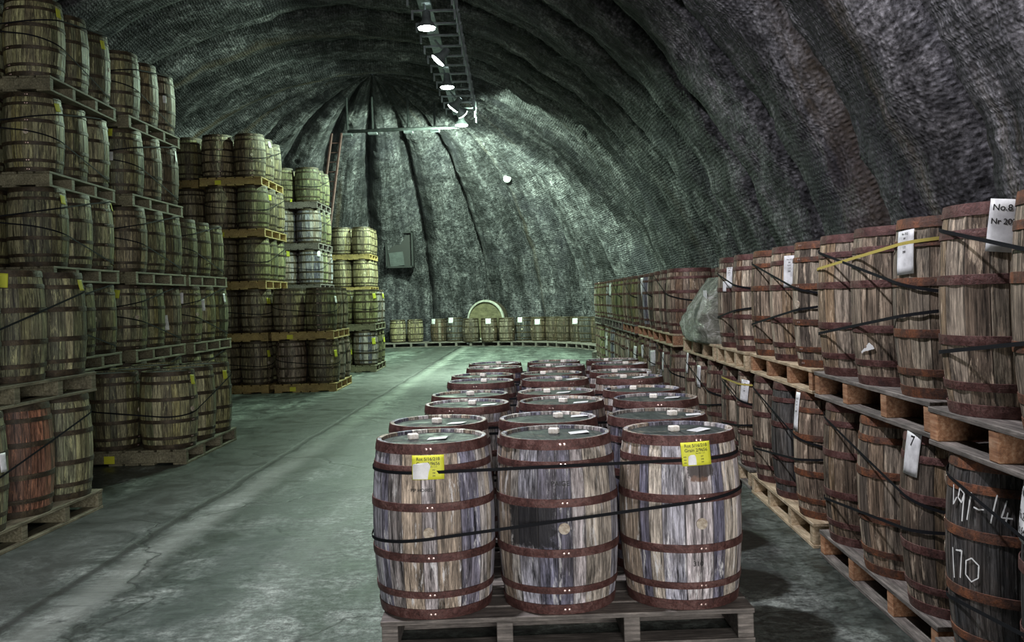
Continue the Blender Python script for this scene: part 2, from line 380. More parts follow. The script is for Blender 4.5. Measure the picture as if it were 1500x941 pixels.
# ------------------------------------------------------------------ pallets
PL, PW = 1.86, 1.24
def pallet_parts(L, W):
    b = MB(); n = 7; w = (W-.03*(n-1))/n
    for i in range(n):
        y = -W/2 + i*(w+.03); b.box(-L/2, L/2, y, y+w, .120, .1395, None, .002)
    deck = b
    c = MB()
    for i in (0, 2, 3, 4, 6):
        y = -W/2 + i*(w+.03); c.box(-L/2, L/2, y, y+w, .0005, .019, None, .002)
    s = MB(); s.box(-.04, .04, -W/2+.004, W/2-.004, .0195, .1195, None, .003)
    for m_ in (deck, c, s): m_.v = [Vector((q[0], q[1], q[2]*(PH-.0005)/.1395)) for q in m_.v]
    return deck, c, s
PM = {}
def pallet(x, y, z, ang, deck, block, label, group, L=PL, W=PW):
    k = (deck, block, L, W)
    if k not in PM:
        d, c, s = pallet_parts(L, W); PM[k] = (d.me('deck', M[deck]), c.me('base_boards', M[deck]), s.me('stringer', M[block]))
    e = empty('pallet', (x, y, z), ang, label, 'pallet', group); d, c, s = PM[k]
    mobj('deck', d, e); mobj('base_boards', c, e)
    for q in (-L/2+.045, -L*.17, L*.17, L/2-.045): mobj('stringer', s, e, (q, 0, 0))
    return e

# ------------------------------------------------------------------ straps
def hull(P):
    P = sorted(set(P)); 
    def half(Q):
        h = []
        for p in Q:
            while len(h) > 1 and (h[-1][0]-h[-2][0])*(p[1]-h[-2][1]) - (h[-1][1]-h[-2][1])*(p[0]-h[-2][0]) <= 0: h.pop()
            h.append(p)
        return h[:-1]
    return half(P) + half(P[::-1])
def strap(cs, z0, zf, label, group, mat='strap', w=.016):
    """cs barrel centres, zf(x,y) height above barrel base"""
    P = []
    for (x, y) in cs:
        for k in range(72):
            a = 2*PI*k/72
            for _ in (0,):
                zz = zf(x+.3*math.cos(a), y+.3*math.sin(a)); r = rad(min(max(zz, 0), H))+.007
            P.append((round(x+r*math.cos(a), 5), round(y+r*math.sin(a), 5)))
    h = hull(P); cx = sum(p[0] for p in h)/len(h); cy = sum(p[1] for p in h)/len(h)
    V = []; Fc = []; n = len(h)
    for (x, y) in h:
        d = Vector((x-cx, y-cy, 0)).normalized(); zz = z0+zf(x, y)
        for (o_, q) in ((0, -w/2), (.0015, -w/2), (.0015, w/2), (0, w/2)):
            V.append((x+d.x*o_, y+d.y*o_, zz+q))
    for i in range(n):
        j = (i+1) % n
        for q in range(4): Fc.append((i*4+q, j*4+q, j*4+(q+1) % 4, i*4+(q+1) % 4))
    o = mobj('packing_strap', mk('packing_strap', V, Fc, M[mat])); setp(o, label, 'strap', group)
    return o

# ------------------------------------------------------------------ stacks
STK = {}
def stack(key, phrase, X, Y, ang, tiers, side, wood, hoop='hoop', deck='p_olive', block='p_olive', rows=3, cols=2, straps=(), t0=0, woodf=None, lean=0.0, straptiers=None):
    a = math.radians(ang); u = Vector((math.sin(a), math.cos(a))); v = Vector((math.cos(a), -math.sin(a)))*side
    STK[key] = {}
    rn = ['front', 'middle', 'rear'] if rows == 3 else ['front', 'rear']
    L = PL if rows == 3 else 1.26
    rg = random.Random(sum(ord(ch) for ch in key))
    for t_ in range(t0, tiers):
        z = t_*1.0405; jit = rg.uniform(-.03, .03) if t_ else 0
        c0 = Vector((X, Y)) + v*jit + u*rg.uniform(-.02, .02)*(t_ > 0)
        tn = 'top' if (t_ == tiers-1 and tiers > 1) else ORD[t_]
        if tiers == 1: tn = 'only'
        pc = c0 + u*L/2 + v*PW/2
        dk = deck[t_] if isinstance(deck, (list, tuple)) else deck; bk = block[t_] if isinstance(block, (list, tuple)) else block
        pn = {'p_grey': 'dark', 'p_pale': 'pale', 'p_orange': 'orange', 'p_yellow': 'yellow', 'p_olive': 'greenish'}[dk]
        p = pallet(pc.x, pc.y, z, math.atan2(u.y, u.x), dk, bk, f'{pn} wooden pallet under {tn} tier of {phrase}', 'pallets of '+phrase, L=L)
        STK[key][('p', t_)] = p
        cs = []
        for r in range(rows):
            for c in range(cols):
                q = c0 + u*(.287+.648*r+rg.uniform(-.003, .003)) + v*(.290+.650*c)
                w = woodf(t_, r, c) if woodf else wood
                wn = {'brown': 'brown', 'olive': 'olive', 'tan': 'tan', 'grey': 'grey', 'red': 'reddish', 'dark': 'blackened'}[w]
                cn = 'aisle side' if c == 0 else 'wall side'
                hp = hoop if not callable(hoop) else hoop(t_, r, c)
                e = barrel(q.x, q.y, z+PH, w, hp, f'{wn} barrel, {rn[r]} {cn}, {tn} tier of {phrase}', 'barrels of '+phrase, rz=rg.uniform(0, 6.28), bung=rg.random() < .8, key=key)
                STK[key][(t_, r, c)] = e; cs.append((q.x, q.y))
        if straptiers is None or t_ in straptiers:
            for i, (h0, sl, sy) in enumerate(straps):
                cx = sum(q[0] for q in cs)/len(cs); cy = sum(q[1] for q in cs)/len(cs)
                strap(cs, z+PH, lambda x, y, h0=h0, sl=sl, sy=sy: min(.86, max(.04, h0+sl*(x-cx)+sy*(y-cy))), f'{["upper", "lower"][i]} black strap around {tn} tier of {phrase}', 'straps of '+phrase)

# centre block: pallets of three by two
fr = [(5.10, 5.12, 5.15)]
CNT = ['front', 'second', 'third', 'fourth', 'fifth', 'sixth', 'seventh', 'eighth']
cn = ['left', 'middle', 'right']
blocks = [  # near edge Y, left pallet edge X, angle deg (ccw)
    (4.72, -.720, 1.2), (6.27, -.608, .8), (8.02, -.575, .4), (9.62, -.485, .4)]
FB = {}
for bi, (Y0, X0, an) in enumerate(blocks):
    a = math.radians(an); u = Vector((math.cos(a), math.sin(a))); v = Vector((-math.sin(a), math.cos(a))); c0 = Vector((X0, Y0))
    pc = c0 + u*.952 + v*.62
    pallet(pc.x, pc.y, 0, a, 'p_grey', 'p_grey', f'weathered wooden pallet, {["nearest", "second", "third", "farthest"][bi]} of the centre block', 'pallets of the centre block')
    cs = []
    for r in range(2):
        for c in range(3):
            q = c0 + u*(.283+.648*c) + v*(.292+.640*r)
            row = bi*2+r
            wood = 'grey'; lab = f'grey oak barrel, {cn[c]} column, {CNT[row]} row of the centre block'
            if row == 0:
                wood = ['grey', 'grey_char', 'grey_knot'][c]
                lab = ['grey oak barrel with yellow and white label, left of the front three', 'grey oak barrel with charred black patch, middle of the front three', 'grey oak barrel with yellow label and brown knot, right of front three'][c]
            rz = [.0, .06, .17][c] if row == 0 else random.uniform(-.5, .5)
            e = barrel(q.x, q.y, PH, wood, 'hoop', lab, 'barrels of the centre block', rz=rz, key='F')
            FB[(row, c)] = e; cs.append((q.x, q.y))
            sx_ = [(-.10, .02), (.0, .06), (-.02, .0)][c] if row == 0 else (random.uniform(-.10, .10), random.uniform(0, .1))
            s_ = mobj('stopper', STOP, e, (sx_[0], sx_[1], H-.0175), (0, 0, random.uniform(-.4, .4)))
            if row < 2 or random.random() < .6: mobj('paper_slip', SLIP, e, (sx_[0]+.13, sx_[1]-.02, H-.0175), (0, 0, random.uniform(-.5, .5)))
    cx = sum(q[0] for q in cs)/6; cy = sum(q[1] for q in cs)/6
    bn = ["nearest", "second", "third", "farthest"][bi]
    strap(cs, PH, lambda x, y: .742+.015*(x-cx), f'upper black strap around the {bn} six barrels of centre block', 'straps of the centre block')
    strap(cs, PH, lambda x, y: .475+.105*(x-cx), f'lower black strap around the {bn} six barrels of centre block', 'straps of the centre block')

ST2 = [(.70, .10, .16), (.30, -.12, -.20)]
ST1 = [(.62, -.10, .22)]
rg0 = random.Random(3)
def wmix(d): return lambda t_, r, c: d[int(rg0.random()*len(d))]
# left side
stack('A', 'the two-high stack at left edge', -3.76, 6.62, 2.5, 2, -1, 'olive', 'hoop_dark', 'p_olive', 'p_olive', woodf=lambda t_, r, c: 'red' if (t_, r, c) == (0, 1, 0) else 'olive', straps=ST1)
stack('B', 'the nearest five-high left stack', -4.98, 10.42, -1.5, 5, -1, 'olive', 'hoop_dark', 'p_olive', 'p_olive', straps=ST2)
stack('C', 'the second five-high left stack', -5.00, 12.66, 1.0, 5, -1, 'olive', 'hoop_dark', 'p_olive', 'p_olive', straps=ST2, woodf=wmix(['olive', 'olive', 'tan']))
stack('D', 'the three-high left stack', -4.92, 14.64, 1.0, 3, -1, 'olive', 'hoop_dark', 'p_olive', 'p_olive', straps=ST2)
stack('L', 'the one-high load left of aisle', -3.69, 10.68, .8, 1, -1, 'olive', 'hoop_dark', 'p_olive', 'p_olive', straps=ST1)
stack('E', 'the yellow-pallet five-high stack', -4.90, 19.05, 0, 5, -1, 'tan', 'hoop_dark', 'p_yellow', 'p_yellow', woodf=wmix(['tan', 'olive', 'tan']), straps=ST1)
stack('K', 'the stack left of yellow-pallet stack', -6.26, 19.3, 0, 5, -1, 'olive', 'hoop_dark', 'p_yellow', 'p_yellow', woodf=wmix(['olive', 'tan']))
stack('J', 'the yellow-pallet two-high stack', -3.54, 19.0, 0, 2, -1, 'brown', 'hoop_dark', 'p_yellow', 'p_yellow', woodf=wmix(['brown', 'tan', 'olive']), straps=ST1)
stack('G', 'the far grey five-high stack', -4.80, 24.0, 0, 5, -1, 'olive', 'hoop_dark', 'p_grey', 'p_grey', woodf=wmix(['olive', 'grey', 'olive']), straps=ST1)
stack('I', 'the far grey two-high stack', -3.46, 24.0, 0, 2, -1, 'olive', 'hoop_dark', 'p_olive', 'p_olive', woodf=wmix(['olive', 'grey']), straps=ST1)
stack('H', 'the rearmost four-high left stack', -4.48, 30.3, 0, 4, -1, 'tan', 'hoop_dark', 'p_yellow', 'p_yellow')
# right side
RS = [(2.44, 1.79, 'p_grey', 'p_orange'), (4.42, 1.92, 'p_grey', 'p_orange'), (6.44, 1.98, 'p_pale', 'p_orange'), (8.44, 2.05, 'p_pale', 'p_pale'), (9.80, 2.05, 'p_pale', 'p_pale'),
      (12.6, 2.12, 'p_pale', 'p_orange'), (14.7, 2.14, 'p_pale', 'p_orange'), (16.8, 2.16, 'p_grey', 'p_orange'), (18.9, 2.18, 'p_grey', 'p_grey'), (21.0, 2.18, 'p_grey', 'p_grey'), (23.2, 2.16, 'p_grey', 'p_grey')]
onames = ['nearest', 'second', 'third', 'fourth', 'fifth', 'sixth', 'seventh', 'eighth', 'ninth', 'tenth', 'farthest']
def rhoop(t_, r, c): return 'hoop_orange' if rg0.random() < .35 else 'hoop'
for i, (Y, X, dk, bk) in enumerate(RS):
    far = i > 5
    stack('R%d' % i, f'{onames[i]} right-hand stack', X, Y, [2.0, 1.6, 1.5, .5, .5][i] if i < 5 else .3, 1 if i == 4 else 2, 1, 'brown', rhoop if i < 3 else 'hoop', [('p_pale' if i == 2 else 'p_grey'), dk], ['p_orange' if i in (0, 1) else 'p_pale', bk],
          rows=2 if i == 3 else 3, straps=[(.62, -.06, .16), (.36, .05, -.10)] if i < 5 else ST1,
          woodf=(lambda t_, r, c, i=i: 'dark' if (i == 0 and t_ == 0) or (i == 2 and t_ == 0 and r == 1) else (['olive', 'grey', 'tan', 'brown'][int(rg0.random()*4)] if far else 'brown')))

# wrapped load on the fifth right stack
pb = STK['R4'][('p', 0)]
p2 = pallet(pb.location.x, pb.location.y, 1.0405, pb.rotation_euler.z, 'p_pale', 'p_pale', 'pale wooden pallet under the film-wrapped load in right-hand row', 'pallets of fifth right-hand stack')
e = empty('wrapped_load', (pb.location.x, pb.location.y, 1.0405+PH), pb.rotation_euler.z, 'bulging load wrapped in clear crumpled film on the upper right tier', 'wrapped load')
V = []; Fc = []; nz, na = 26, 72
for j in range(nz):
    q = j/(nz-1)
    for k in range(na):
        a = 2*PI*k/na; ca, sa = math.cos(a), math.sin(a)
        px = math.copysign(abs(ca)**.45, ca)*.92; py = math.copysign(abs(sa)**.45, sa)*.68
        z = q*.70
        sh = 1 - .42*q**2.2
        n_ = .05*noise.fractal(Vector((px*2.2, py*2.2, z*5)), .7, 2.2, 4)
        far_ = max(0, px)/.88
        x = (px*(1-.34*q**2.6*far_))*(1+n_) - .03*q; y = py*(1-.30*q**2)*(1+n_)
        y += .05*math.sin(q*PI)*(1 if py > 0 else -1)
        V.append((x, y, z - .24*far_*q**1.5))
V.append((-.1, 0, .70)); c_ = len(V)-1
for j in range(nz-1):
    for k in range(na): Fc.append((j*na+k, j*na+(k+1) % na, (j+1)*na+(k+1) % na, (j+1)*na+k))
for k in range(na): Fc.append(((nz-1)*na+k, (nz-1)*na+(k+1) % na, c_))
Fc.append(tuple(reversed(range(na))))
mobj('film_wrap', mk('film_wrap', V, Fc, M['film'], True), e)
b = MB(); b.box(-.62, -.45, .612, .618, .08, .56, None); mobj('paper_sheet', b.me('paper_sheet', M['white']), e)

# ------------------------------------------------------------------ tags, text and chalk on barrels
def tag(e, wang, z, w, h, mat='white', tilt=0.0, off=.0062, name='label_sheet', label=None, lines=(), curl=0.0):
    """sheet on barrel e; wang world angle of its centre; z above barrel base"""
    if mat == 'yellow': off = .0105      # these lie over the strap
    info = next(q for q in BARRELS if q['o'] == e); la = wang - info['rz']
    def P(u, v, o_=0.0):   # u to the right seen from outside, v up (metres)
        uu = u*math.cos(tilt)-v*math.sin(tilt); vv = u*math.sin(tilt)+v*math.cos(tilt)
        zz = z+vv; r = rad(min(max(zz, 0), H))+off+o_; a = la + uu/r
        return (r*math.cos(a), r*math.sin(a), zz)
    nu, nv = 8, 6; V = []; Fc = []
    for o_ in (0, .0008):
        for j in range(nv+1):
            for i in range(nu+1):
                V.append(P((i/nu-.5)*w, (j/nv-.5)*h, o_ + curl*(1-j/nv)**2))
    q = (nu+1)*(nv+1)
    for j in range(nv):
        for i in range(nu):
            a0 = j*(nu+1)+i; Fc += [(a0+q, a0+1+q, a0+nu+2+q, a0+nu+1+q), (a0, a0+nu+1, a0+nu+2, a0+1)]
    for i in range(nu):
        Fc += [(i, i+1, i+1+q, i+q)]; a0 = nv*(nu+1)+i; Fc += [(a0+1, a0, a0+q, a0+1+q)]
    for j in range(nv):
        a0 = j*(nu+1); Fc += [(a0+nu+1, a0, a0+q, a0+nu+1+q)]; a0 += nu; Fc += [(a0, a0+nu+1, a0+nu+1+q, a0+q)]
    s_ = mobj(name, mk(name, V, Fc, M[mat], True), e)
    if label: s_['label'] = label
    for (txt, tu, tv, size, m_) in lines:
        text_on(s_, txt, lambda u, v: P(u, v, .0016), tu, tv, size, m_)
    return s_, P
_TX = {}
def text_mesh(txt, size):
    cu = bpy.data.curves.new('t', 'FONT'); cu.body = txt; cu.size = size; cu.align_x = 'CENTER'; cu.align_y = 'CENTER'; cu.offset = size*.012
    ob = bpy.data.objects.new('t', cu); COL.objects.link(ob); bpy.context.view_layer.update()
    me = bpy.data.meshes.new_from_object(ob.evaluated_get(bpy.context.evaluated_depsgraph_get()))
    bpy.data.objects.remove(ob); bpy.data.curves.remove(cu); return me
def text_on(parent, txt, P, tu, tv, size, mat='ink', name='lettering'):
    me = text_mesh(txt, size)
    for v in me.vertices: v.co = P(tu+v.co.x, tv+v.co.y)
    me.materials.clear(); me.materials.append(M[mat]); me.name = name
    return mobj(name, me, parent)
def strokes_on(e, wang, z, strokes, w=.006, mat='chalk', name='chalk_marks', label=None):
    info = next(q for q in BARRELS if q['o'] == e); la = wang - info['rz']
    V = []; Fc = []
    for st in strokes:
        pts = []
        for i in range(len(st)-1):
            for k in range(6):
                q = k/6; pts.append((st[i][0]*(1-q)+st[i+1][0]*q, st[i][1]*(1-q)+st[i+1][1]*q))
        pts.append(st[-1]); n0 = len(V)
        for i, (u, v) in enumerate(pts):
            p, n = pts[max(i-1, 0)], pts[min(i+1, len(pts)-1)]
            d = Vector((n[0]-p[0], n[1]-p[1])).normalized(); ww = w*(.35+.5*abs(noise.noise(Vector((u*60, v*60, 3)))))
            for sg in (-1, 1):
                uu, vv = u - d.y*ww*sg, v + d.x*ww*sg; zz = z+vv; r = rad(min(max(zz, 0), H))+.0058
                for o_ in (0, .0012):
                    a = la+uu/r; V.append(((r+o_)*math.cos(a), (r+o_)*math.sin(a), zz))
        for i in range(len(pts)-1):
            a0 = n0+4*i; b0 = a0+4; Fc += [(a0+1, a0+3, b0+3, b0+1), (a0, a0+1, b0+1, b0), (a0+3, a0+2, b0+2, b0+3)]
    o = mobj(name, mk(name, V, Fc, M[mat]), e)
    if label: o['label'] = label
    return o
def hit(px, py, keys=None):
    d = ray(px, py); best = None
    for q in BARRELS:
        if keys and q['key'] not in keys: continue
        cx, cy = q['x'], q['y']; R = RB-.012
        A = d.x*d.x+d.y*d.y; B = -2*(d.x*cx+d.y*cy); Cc = cx*cx+cy*cy-R*R; D = B*B-4*A*Cc
        if D < 0: continue
        s_ = (-B-math.sqrt(D))/(2*A); zz = CH+d.z*s_-q['z']
        if -.02 < zz < H+.02 and (best is None or s_ < best[0]): best = (s_, q, zz, math.atan2(d.y*s_-cy, d.x*s_-cx))
    return best
def tagpx(px, py, w, h, mat='white', tilt=0.0, lines=(), keys=None, label=None, curl=0.0):
    hb = hit(px, py, keys)
    if not hb: print('TAG MISS', px, py); return None
    s_, q, zz, wa = hb
    return tag(q['o'], wa, min(max(zz, h/2), H-h/2), w, h, mat, tilt, lines=lines, label=label, curl=curl)

def lab_lines(): return [('Rot 5/16/218', 0, .040, .022, 'ink'), ('Grain 2/9656', 0, .017, .022, 'ink'), ('No Wt 1 2 3', .02, .002, .009, 'ink'), ('400   390', -.048, -.014, .010, 'ink'), ('401', -.058, -.028, .010, 'ink'), ('402', -.058, -.042, .010, 'ink'), ('397', .028, -.014, .010, 'ink'), ('398', .028, -.028, .010, 'ink'), ('399', .028, -.042, .010, 'ink')]
r_ = tagpx(627, 685, .160, .118, 'yellow', 0.0, lab_lines(), ['F'])
_, P1 = r_
def glare_patch(sheet, P, rows, n=8):  # glossy reflection on the yellow label, modelled as a white piece
    V = [P(u0+(u1-u0)*k/n, v, .0026) for v, u0, u1 in rows for k in range(n+1)]
    Fc = [(j*(n+1)+k, j*(n+1)+k+1, (j+1)*(n+1)+k+1, (j+1)*(n+1)+k) for j in range(len(rows)-1) for k in range(n)]
    mobj('white_patch', mk('white_patch', V, Fc, M['white']), sheet)
glare_patch(r_[0], P1, [(-.056, -.077, -.002), (-.04, -.077, .0), (-.02, -.077, .004), (-.005, -.077, .010), (.006, -.077, .012), (.016, -.076, .008), (.024, -.018, .0)])
r_ = tagpx(1020, 665, .150, .115, 'yellow', .03, lab_lines(), ['F'])
glare_patch(r_[0], r_[1], [(-.053, -.046, -.004), (-.03, -.044, -.004), (-.012, -.042, -.006), (-.004, -.030, -.012)])
e1 = FB[(0, 0)]; e2 = FB[(0, 1)]; e3 = FB[(0, 2)]
def brand(e, ang, z, txt, size):
    info = next(q for q in BARRELS if q['o'] == e); la = ang-info['rz']
    text_on(e, txt, lambda u, v: ((rad(z+v)+.0012)*math.cos(la+u/.3), (rad(z+v)+.0012)*math.sin(la+u/.3), z+v), 0, 0, size, 'ink', 'branded_lettering')
brand(e1, -PI/2-.10, .645, '· PIP HOIRES ·', .022); brand(e2, -PI/2+.02, .655, 'PAIGE', .034); brand(e3, -PI/2+.10, .235, '310', .034)

Y_, W_ = 'yellow', 'white'
left_tags = [(85, 20, .10, .13, Y_), (150, 66, .09, .13, Y_), (84, 158, .11, .11, Y_), (160, 188, .09, .12, Y_), (92, 293, .11, .12, Y_), (164, 304, .09, .12, Y_),
    (240, 146, .07, .13, W_), (163, 229, .07, .14, W_), (243, 473, .08, .26, W_), (118, 418, .09, .11, Y_), (297, 447, .07, .22, W_), (282, 556, .10, .13, Y_), (329, 549, .09, .13, Y_),
    (3, 411, .10, .13, Y_), (171, 431, .09, .13, Y_), (266, 437, .06, .20, W_), (328, 437, .07, .18, W_), (2, 128, .10, .12, Y_), (1, 678, .10, .16, W_), (257, 230, .06, .22, W_),
    (395, 212, .10, .16, W_), (424, 230, .08, .15, Y_), (395, 290, .09, .14, Y_), (491, 439, .12, .16, W_), (515, 438, .11, .16, W_), (393, 441, .14, .14, Y_), (491, 518, .10, .17, Y_), (514, 516, .10, .16, Y_), (393, 518, .10, .16, Y_),
    (467, 372, .14, .18, W_), (548, 434, .14, .16, Y_), (561, 434, .12, .16, Y_), (547, 500, .14, .20, Y_), (562, 498, .12, .16, Y_), (422, 372, .10, .16, Y_), (330, 344, .07, .2, W_), (427, 298, .1, .1, Y_)]
for (px, py, w, h, m_) in left_tags: tagpx(px, py, w*.8, h*.85, 'yellow_old' if m_ == 'yellow' else m_, random.uniform(-.12, .12), curl=.01)
dots = lambda n: [(s, 0, .09-i*.022, .016, 'ink') for i, s in enumerate(['No 312', '64', 'B 41', '1 7', '208'][:n])]
tagpx(1326, 370, .13, .215, W_, .06, dots(5), label='tall white paper tag')
tagpx(1157, 398, .10, .24, W_, 0, dots(5)); tagpx(1069, 407, .07, .20, W_, 0, dots(4)); tagpx(1063, 420, .05, .1, W_)
tagpx(1091, 573, .11, .20, W_, -.08, dots(5)); tagpx(1167, 603, .08, .27, W_, 0, dots(5)); tagpx(1334, 662, .12, .21, W_, -.05, [('7', 0, .06, .07, 'ink')])
tagpx(1025, 552, .06, .24, W_); tagpx(1478, 330, .155, .21, W_, -.12, [('No.8', -.03, .07, .036, 'ink'), ('Nr 202-64', 0, .015, .032, 'ink'), ('vol', .04, -.07, .028, 'ink')], label='white paper tag with handwriting')
tagpx(1498, 746, .13, .22, W_, -.08, [('No 8', 0, .06, .04, 'ink'), ('No.20', .0, -.02, .04, 'ink'), ('No 64', .0, -.07, .04, 'ink')])
for (px, py, w, h) in [(894, 425, .09, .26), (941, 420, .07, .3), (931, 517, .1, .24), (942, 515, .06, .22), (957, 525, .13, .24), (972, 530, .07, .26), (1006, 516, .06, .24), (922, 515, .07, .2), (890, 500, .06, .25), (954, 546, .12, .12), (1024, 550, .07, .22)]:
    tagpx(px, py, w, h, W_, random.uniform(-.15, .15))
hb = hit(1434, 740, ['R0'])
CH1 = [[(-.155, .05), (-.15, -.02), (-.125, .01)], [(-.075, .03), (-.105, .045), (-.115, .01), (-.09, -.005), (-.075, .03), (-.085, -.07)], [(-.035, .04), (-.055, -.06)], [(-.02, -.01), (.005, -.015), (.03, -.012)], [(.085, .045), (.06, -.055)], [(.125, .03), (.105, -.03), (.15, -.03)], [(.13, -.01), (.12, -.055)]]
CH2 = [[(-.15, .05), (-.145, -.06)], [(-.125, .045), (-.085, .05), (-.10, -.05)], [(-.03, .035), (-.06, .02), (-.065, -.03), (-.035, -.05), (.0, -.03), (.005, .015), (-.03, .035)]]
if hb:
    CH1 = [[(u*.92, v*1.15) for u, v in q] for q in CH1]; CH2 = [[(u*.95, v*1.15) for u, v in q] for q in CH2]
    strokes_on(hb[1]['o'], hb[3], hb[2], CH1, label='white chalk writing 191-14'); h2 = hit(1430, 815, ['R0'])
    strokes_on(hb[1]['o'], hb[3], max(.1, hb[2]-.26), CH2, label='white chalk writing 170')
hb = hit(1272, 512)
if hb: strokes_on(hb[1]['o'], hb[3], hb[2], [[(-.05, -.02), (-.02, .0), (.05, .01), (.02, .03), (.0, .015)], [(-.03, -.01), (.02, .015), (.045, .02)], [(-.02, -.005), (.03, .005)]], .014, name='white_paint_smear')
hb = hit(970, 545)
if hb: strokes_on(hb[1]['o'], hb[3], hb[2], [[(-.1, .03), (-.06, .04), (-.07, -.02), (-.1, -.02)], [(-.03, .03), (0, .03), (0, -.03), (-.03, -.03), (-.03, .03)], [(.04, .03), (.08, .03), (.05, -.03)], [(-.1, -.07), (.08, -.06)]])
# yellow strap on upper right tier, pale one below
def stackcs(key, t_): return [(STK[key][(t_, r, c)].location.x, STK[key][(t_, r, c)].location.y) for r in range(3) for c in range(2) if (t_, r, c) in STK[key]]
cs = stackcs('R1', 1); cx = sum(q[0] for q in cs)/6; cy = sum(q[1] for q in cs)/6
strap(cs, 1.0405+PH, lambda x, y: .72-.06*(y-cy)+.02*(x-cx), 'yellow strap around the top tier of second right-hand stack', 'straps of second right-hand stack', 'strap_y')
cs = stackcs('R3', 0); cx = sum(q[0] for q in cs)/6; cy = sum(q[1] for q in cs)/6
strap(cs, PH, lambda x, y: .74, 'yellow strap around bottom tier of fourth right-hand stack', 'straps of fourth right-hand stack', 'strap_y')
# yellow stickers on pallets
def psticker(p, x, y, rot, w=.12, h=.085):
    b = MB(); b.box(-w/2, w/2, -.001, .001, -h/2, h/2, None); mobj('sticker', b.me('sticker', M['yell2']), p, (x, y, .07), (0, 0, rot))
for key, ts in (('L', [0]), ('E', range(5)), ('J', range(2)), ('K', range(3, 5))):
    for t_ in ts: psticker(STK[key][('p', t_)], -PL/2+.0035, .25, PI/2)

# ------------------------------------------------------------------ far row along the end wall
CX, RV, YD = -4.08, 8.75, 29.3
def arc(x_px, rr=8.0):
    """point on arc radius rr around dome centre seen at column x_px"""
    best = None
    for k in range(0, 1200):
        th = -PI/2 + PI*k/1200; X = CX+rr*math.sin(th); Y = YD+rr*math.cos(th)
        p = PX + F*X/Y - ROLL*(-1.3)*F/Y
        if best is None or abs(p-x_px) < best[0]: best = (abs(p-x_px), X, Y, th)
    return best[1:]
xs = [572, 583, 607, 643, 667, 690, 717, 741, 765, 790, 810, 827, 845, 862, 879, 896]
rad_ = [7.6, 7.6, 7.6, 7.6, 7.5, 6.95, 6.85, 7.05, 7.6, 7.5, 7.6, 7.5, 7.6, 7.5, 7.5, 7.5]
onum = ['first', 'second', 'third', 'fourth', 'fifth', 'sixth', 'seventh', 'eighth', 'ninth', 'tenth', 'eleventh', 'twelfth', 'thirteenth', 'fourteenth', 'fifteenth', 'sixteenth']
xs = xs[1:]; rad_ = rad_[1:]
prev = []
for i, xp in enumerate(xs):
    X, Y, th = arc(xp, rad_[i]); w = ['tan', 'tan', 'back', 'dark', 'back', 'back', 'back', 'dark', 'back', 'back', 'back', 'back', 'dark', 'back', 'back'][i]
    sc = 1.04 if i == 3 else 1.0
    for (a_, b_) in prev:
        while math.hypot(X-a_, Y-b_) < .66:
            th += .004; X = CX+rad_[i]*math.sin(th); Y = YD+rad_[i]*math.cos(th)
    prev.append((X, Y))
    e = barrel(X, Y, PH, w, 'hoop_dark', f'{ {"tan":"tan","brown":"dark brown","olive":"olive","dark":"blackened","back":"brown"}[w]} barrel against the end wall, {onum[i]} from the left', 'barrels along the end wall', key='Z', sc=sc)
for (px, py) in [(660, 470), (698, 462), (715, 471), (761, 469), (787, 472), (842, 471), (634, 470)]: tagpx(px, py, .20, .20, 'white', 0, keys=['Z'])
npal = 0
th0 = None
for k in range(8):
    X, Y, th = arc(592+k*41, 7.30)
    if th0 is not None: th = th0 + 1.90/7.30
    th0 = th
    X = CX+7.30*math.sin(th); Y = YD+7.30*math.cos(th)
    pallet(X, Y, 0, -th, 'p_grey', 'p_grey', f'low dark pallet along the end wall, {onum[k]} from the left', 'pallets along the end wall', L=1.86, W=1.24)
# big vat lying behind the end-wall barrels
X, Y, th = arc(716, 7.62); X0, Y0 = X, Y
va = empty('vat', (X, Y-.05, PH), -th, 'huge round cask with pale rim behind the barrels at end wall', 'vat')
b = MB(); Mx = Matrix.Translation((0, 0, .772)) @ Matrix.Rotation(PI/2, 4, 'X')
b.lathe([(.70, -.24), (.75, -.22), (.77, 0), (.75, .24)], 48, Mx); b.f.append(tuple(reversed(range(48)))); mobj('staves', b.me('staves', M['back']), va)
b = MB(); b.lathe([(.0001, .18), (.70, .18), (.70, .19)], 48, Mx); mobj('head', b.me('head', M['vat']), va)
b = MB(); b.lathe([(.70, .16), (.70, .252), (.755, .255), (.772, .235), (.772, .16)], 48, Mx); o_ = mobj('rim', b.me('rim', M['dust']), va); o_['label'] = 'pale rim'

# ------------------------------------------------------------------ shell, floor
LB = 2.4; AMP = .58
def fb(p, s, o_=4): return noise.fractal(p*s, .8, 2.1, o_)
def shell_pt_vault(s, y):
    base = Vector((CX-RV*math.cos(s), y, RV*math.sin(s)))
    wy = y + .30*noise.noise(base*.22) + .12*noise.noise(base*.9)
    tt = (wy/LB + .3) % 1.0; lobe = max(0, math.sin(PI*tt**.8))**.55
    fold = .10*abs(math.sin(PI*wy/LB*2.7 + 2*noise.noise(base*.15)))
    d = -(AMP*lobe + fold*.7 +   .10*fb(base, .35) + .06*fb(base, 1.5) + .022*fb(base, 6, 3))+.5
    de = min(tt, 1-tt); d += .30*math.exp(-(de/.045)**2)*(.6+.4*noise.noise(base*.5))
    blend = min(1, max(0, (YD-y)/.6)); d = d*blend
    r = RV + d
    return Vector((CX-r*math.cos(s), y, r*math.sin(s)))
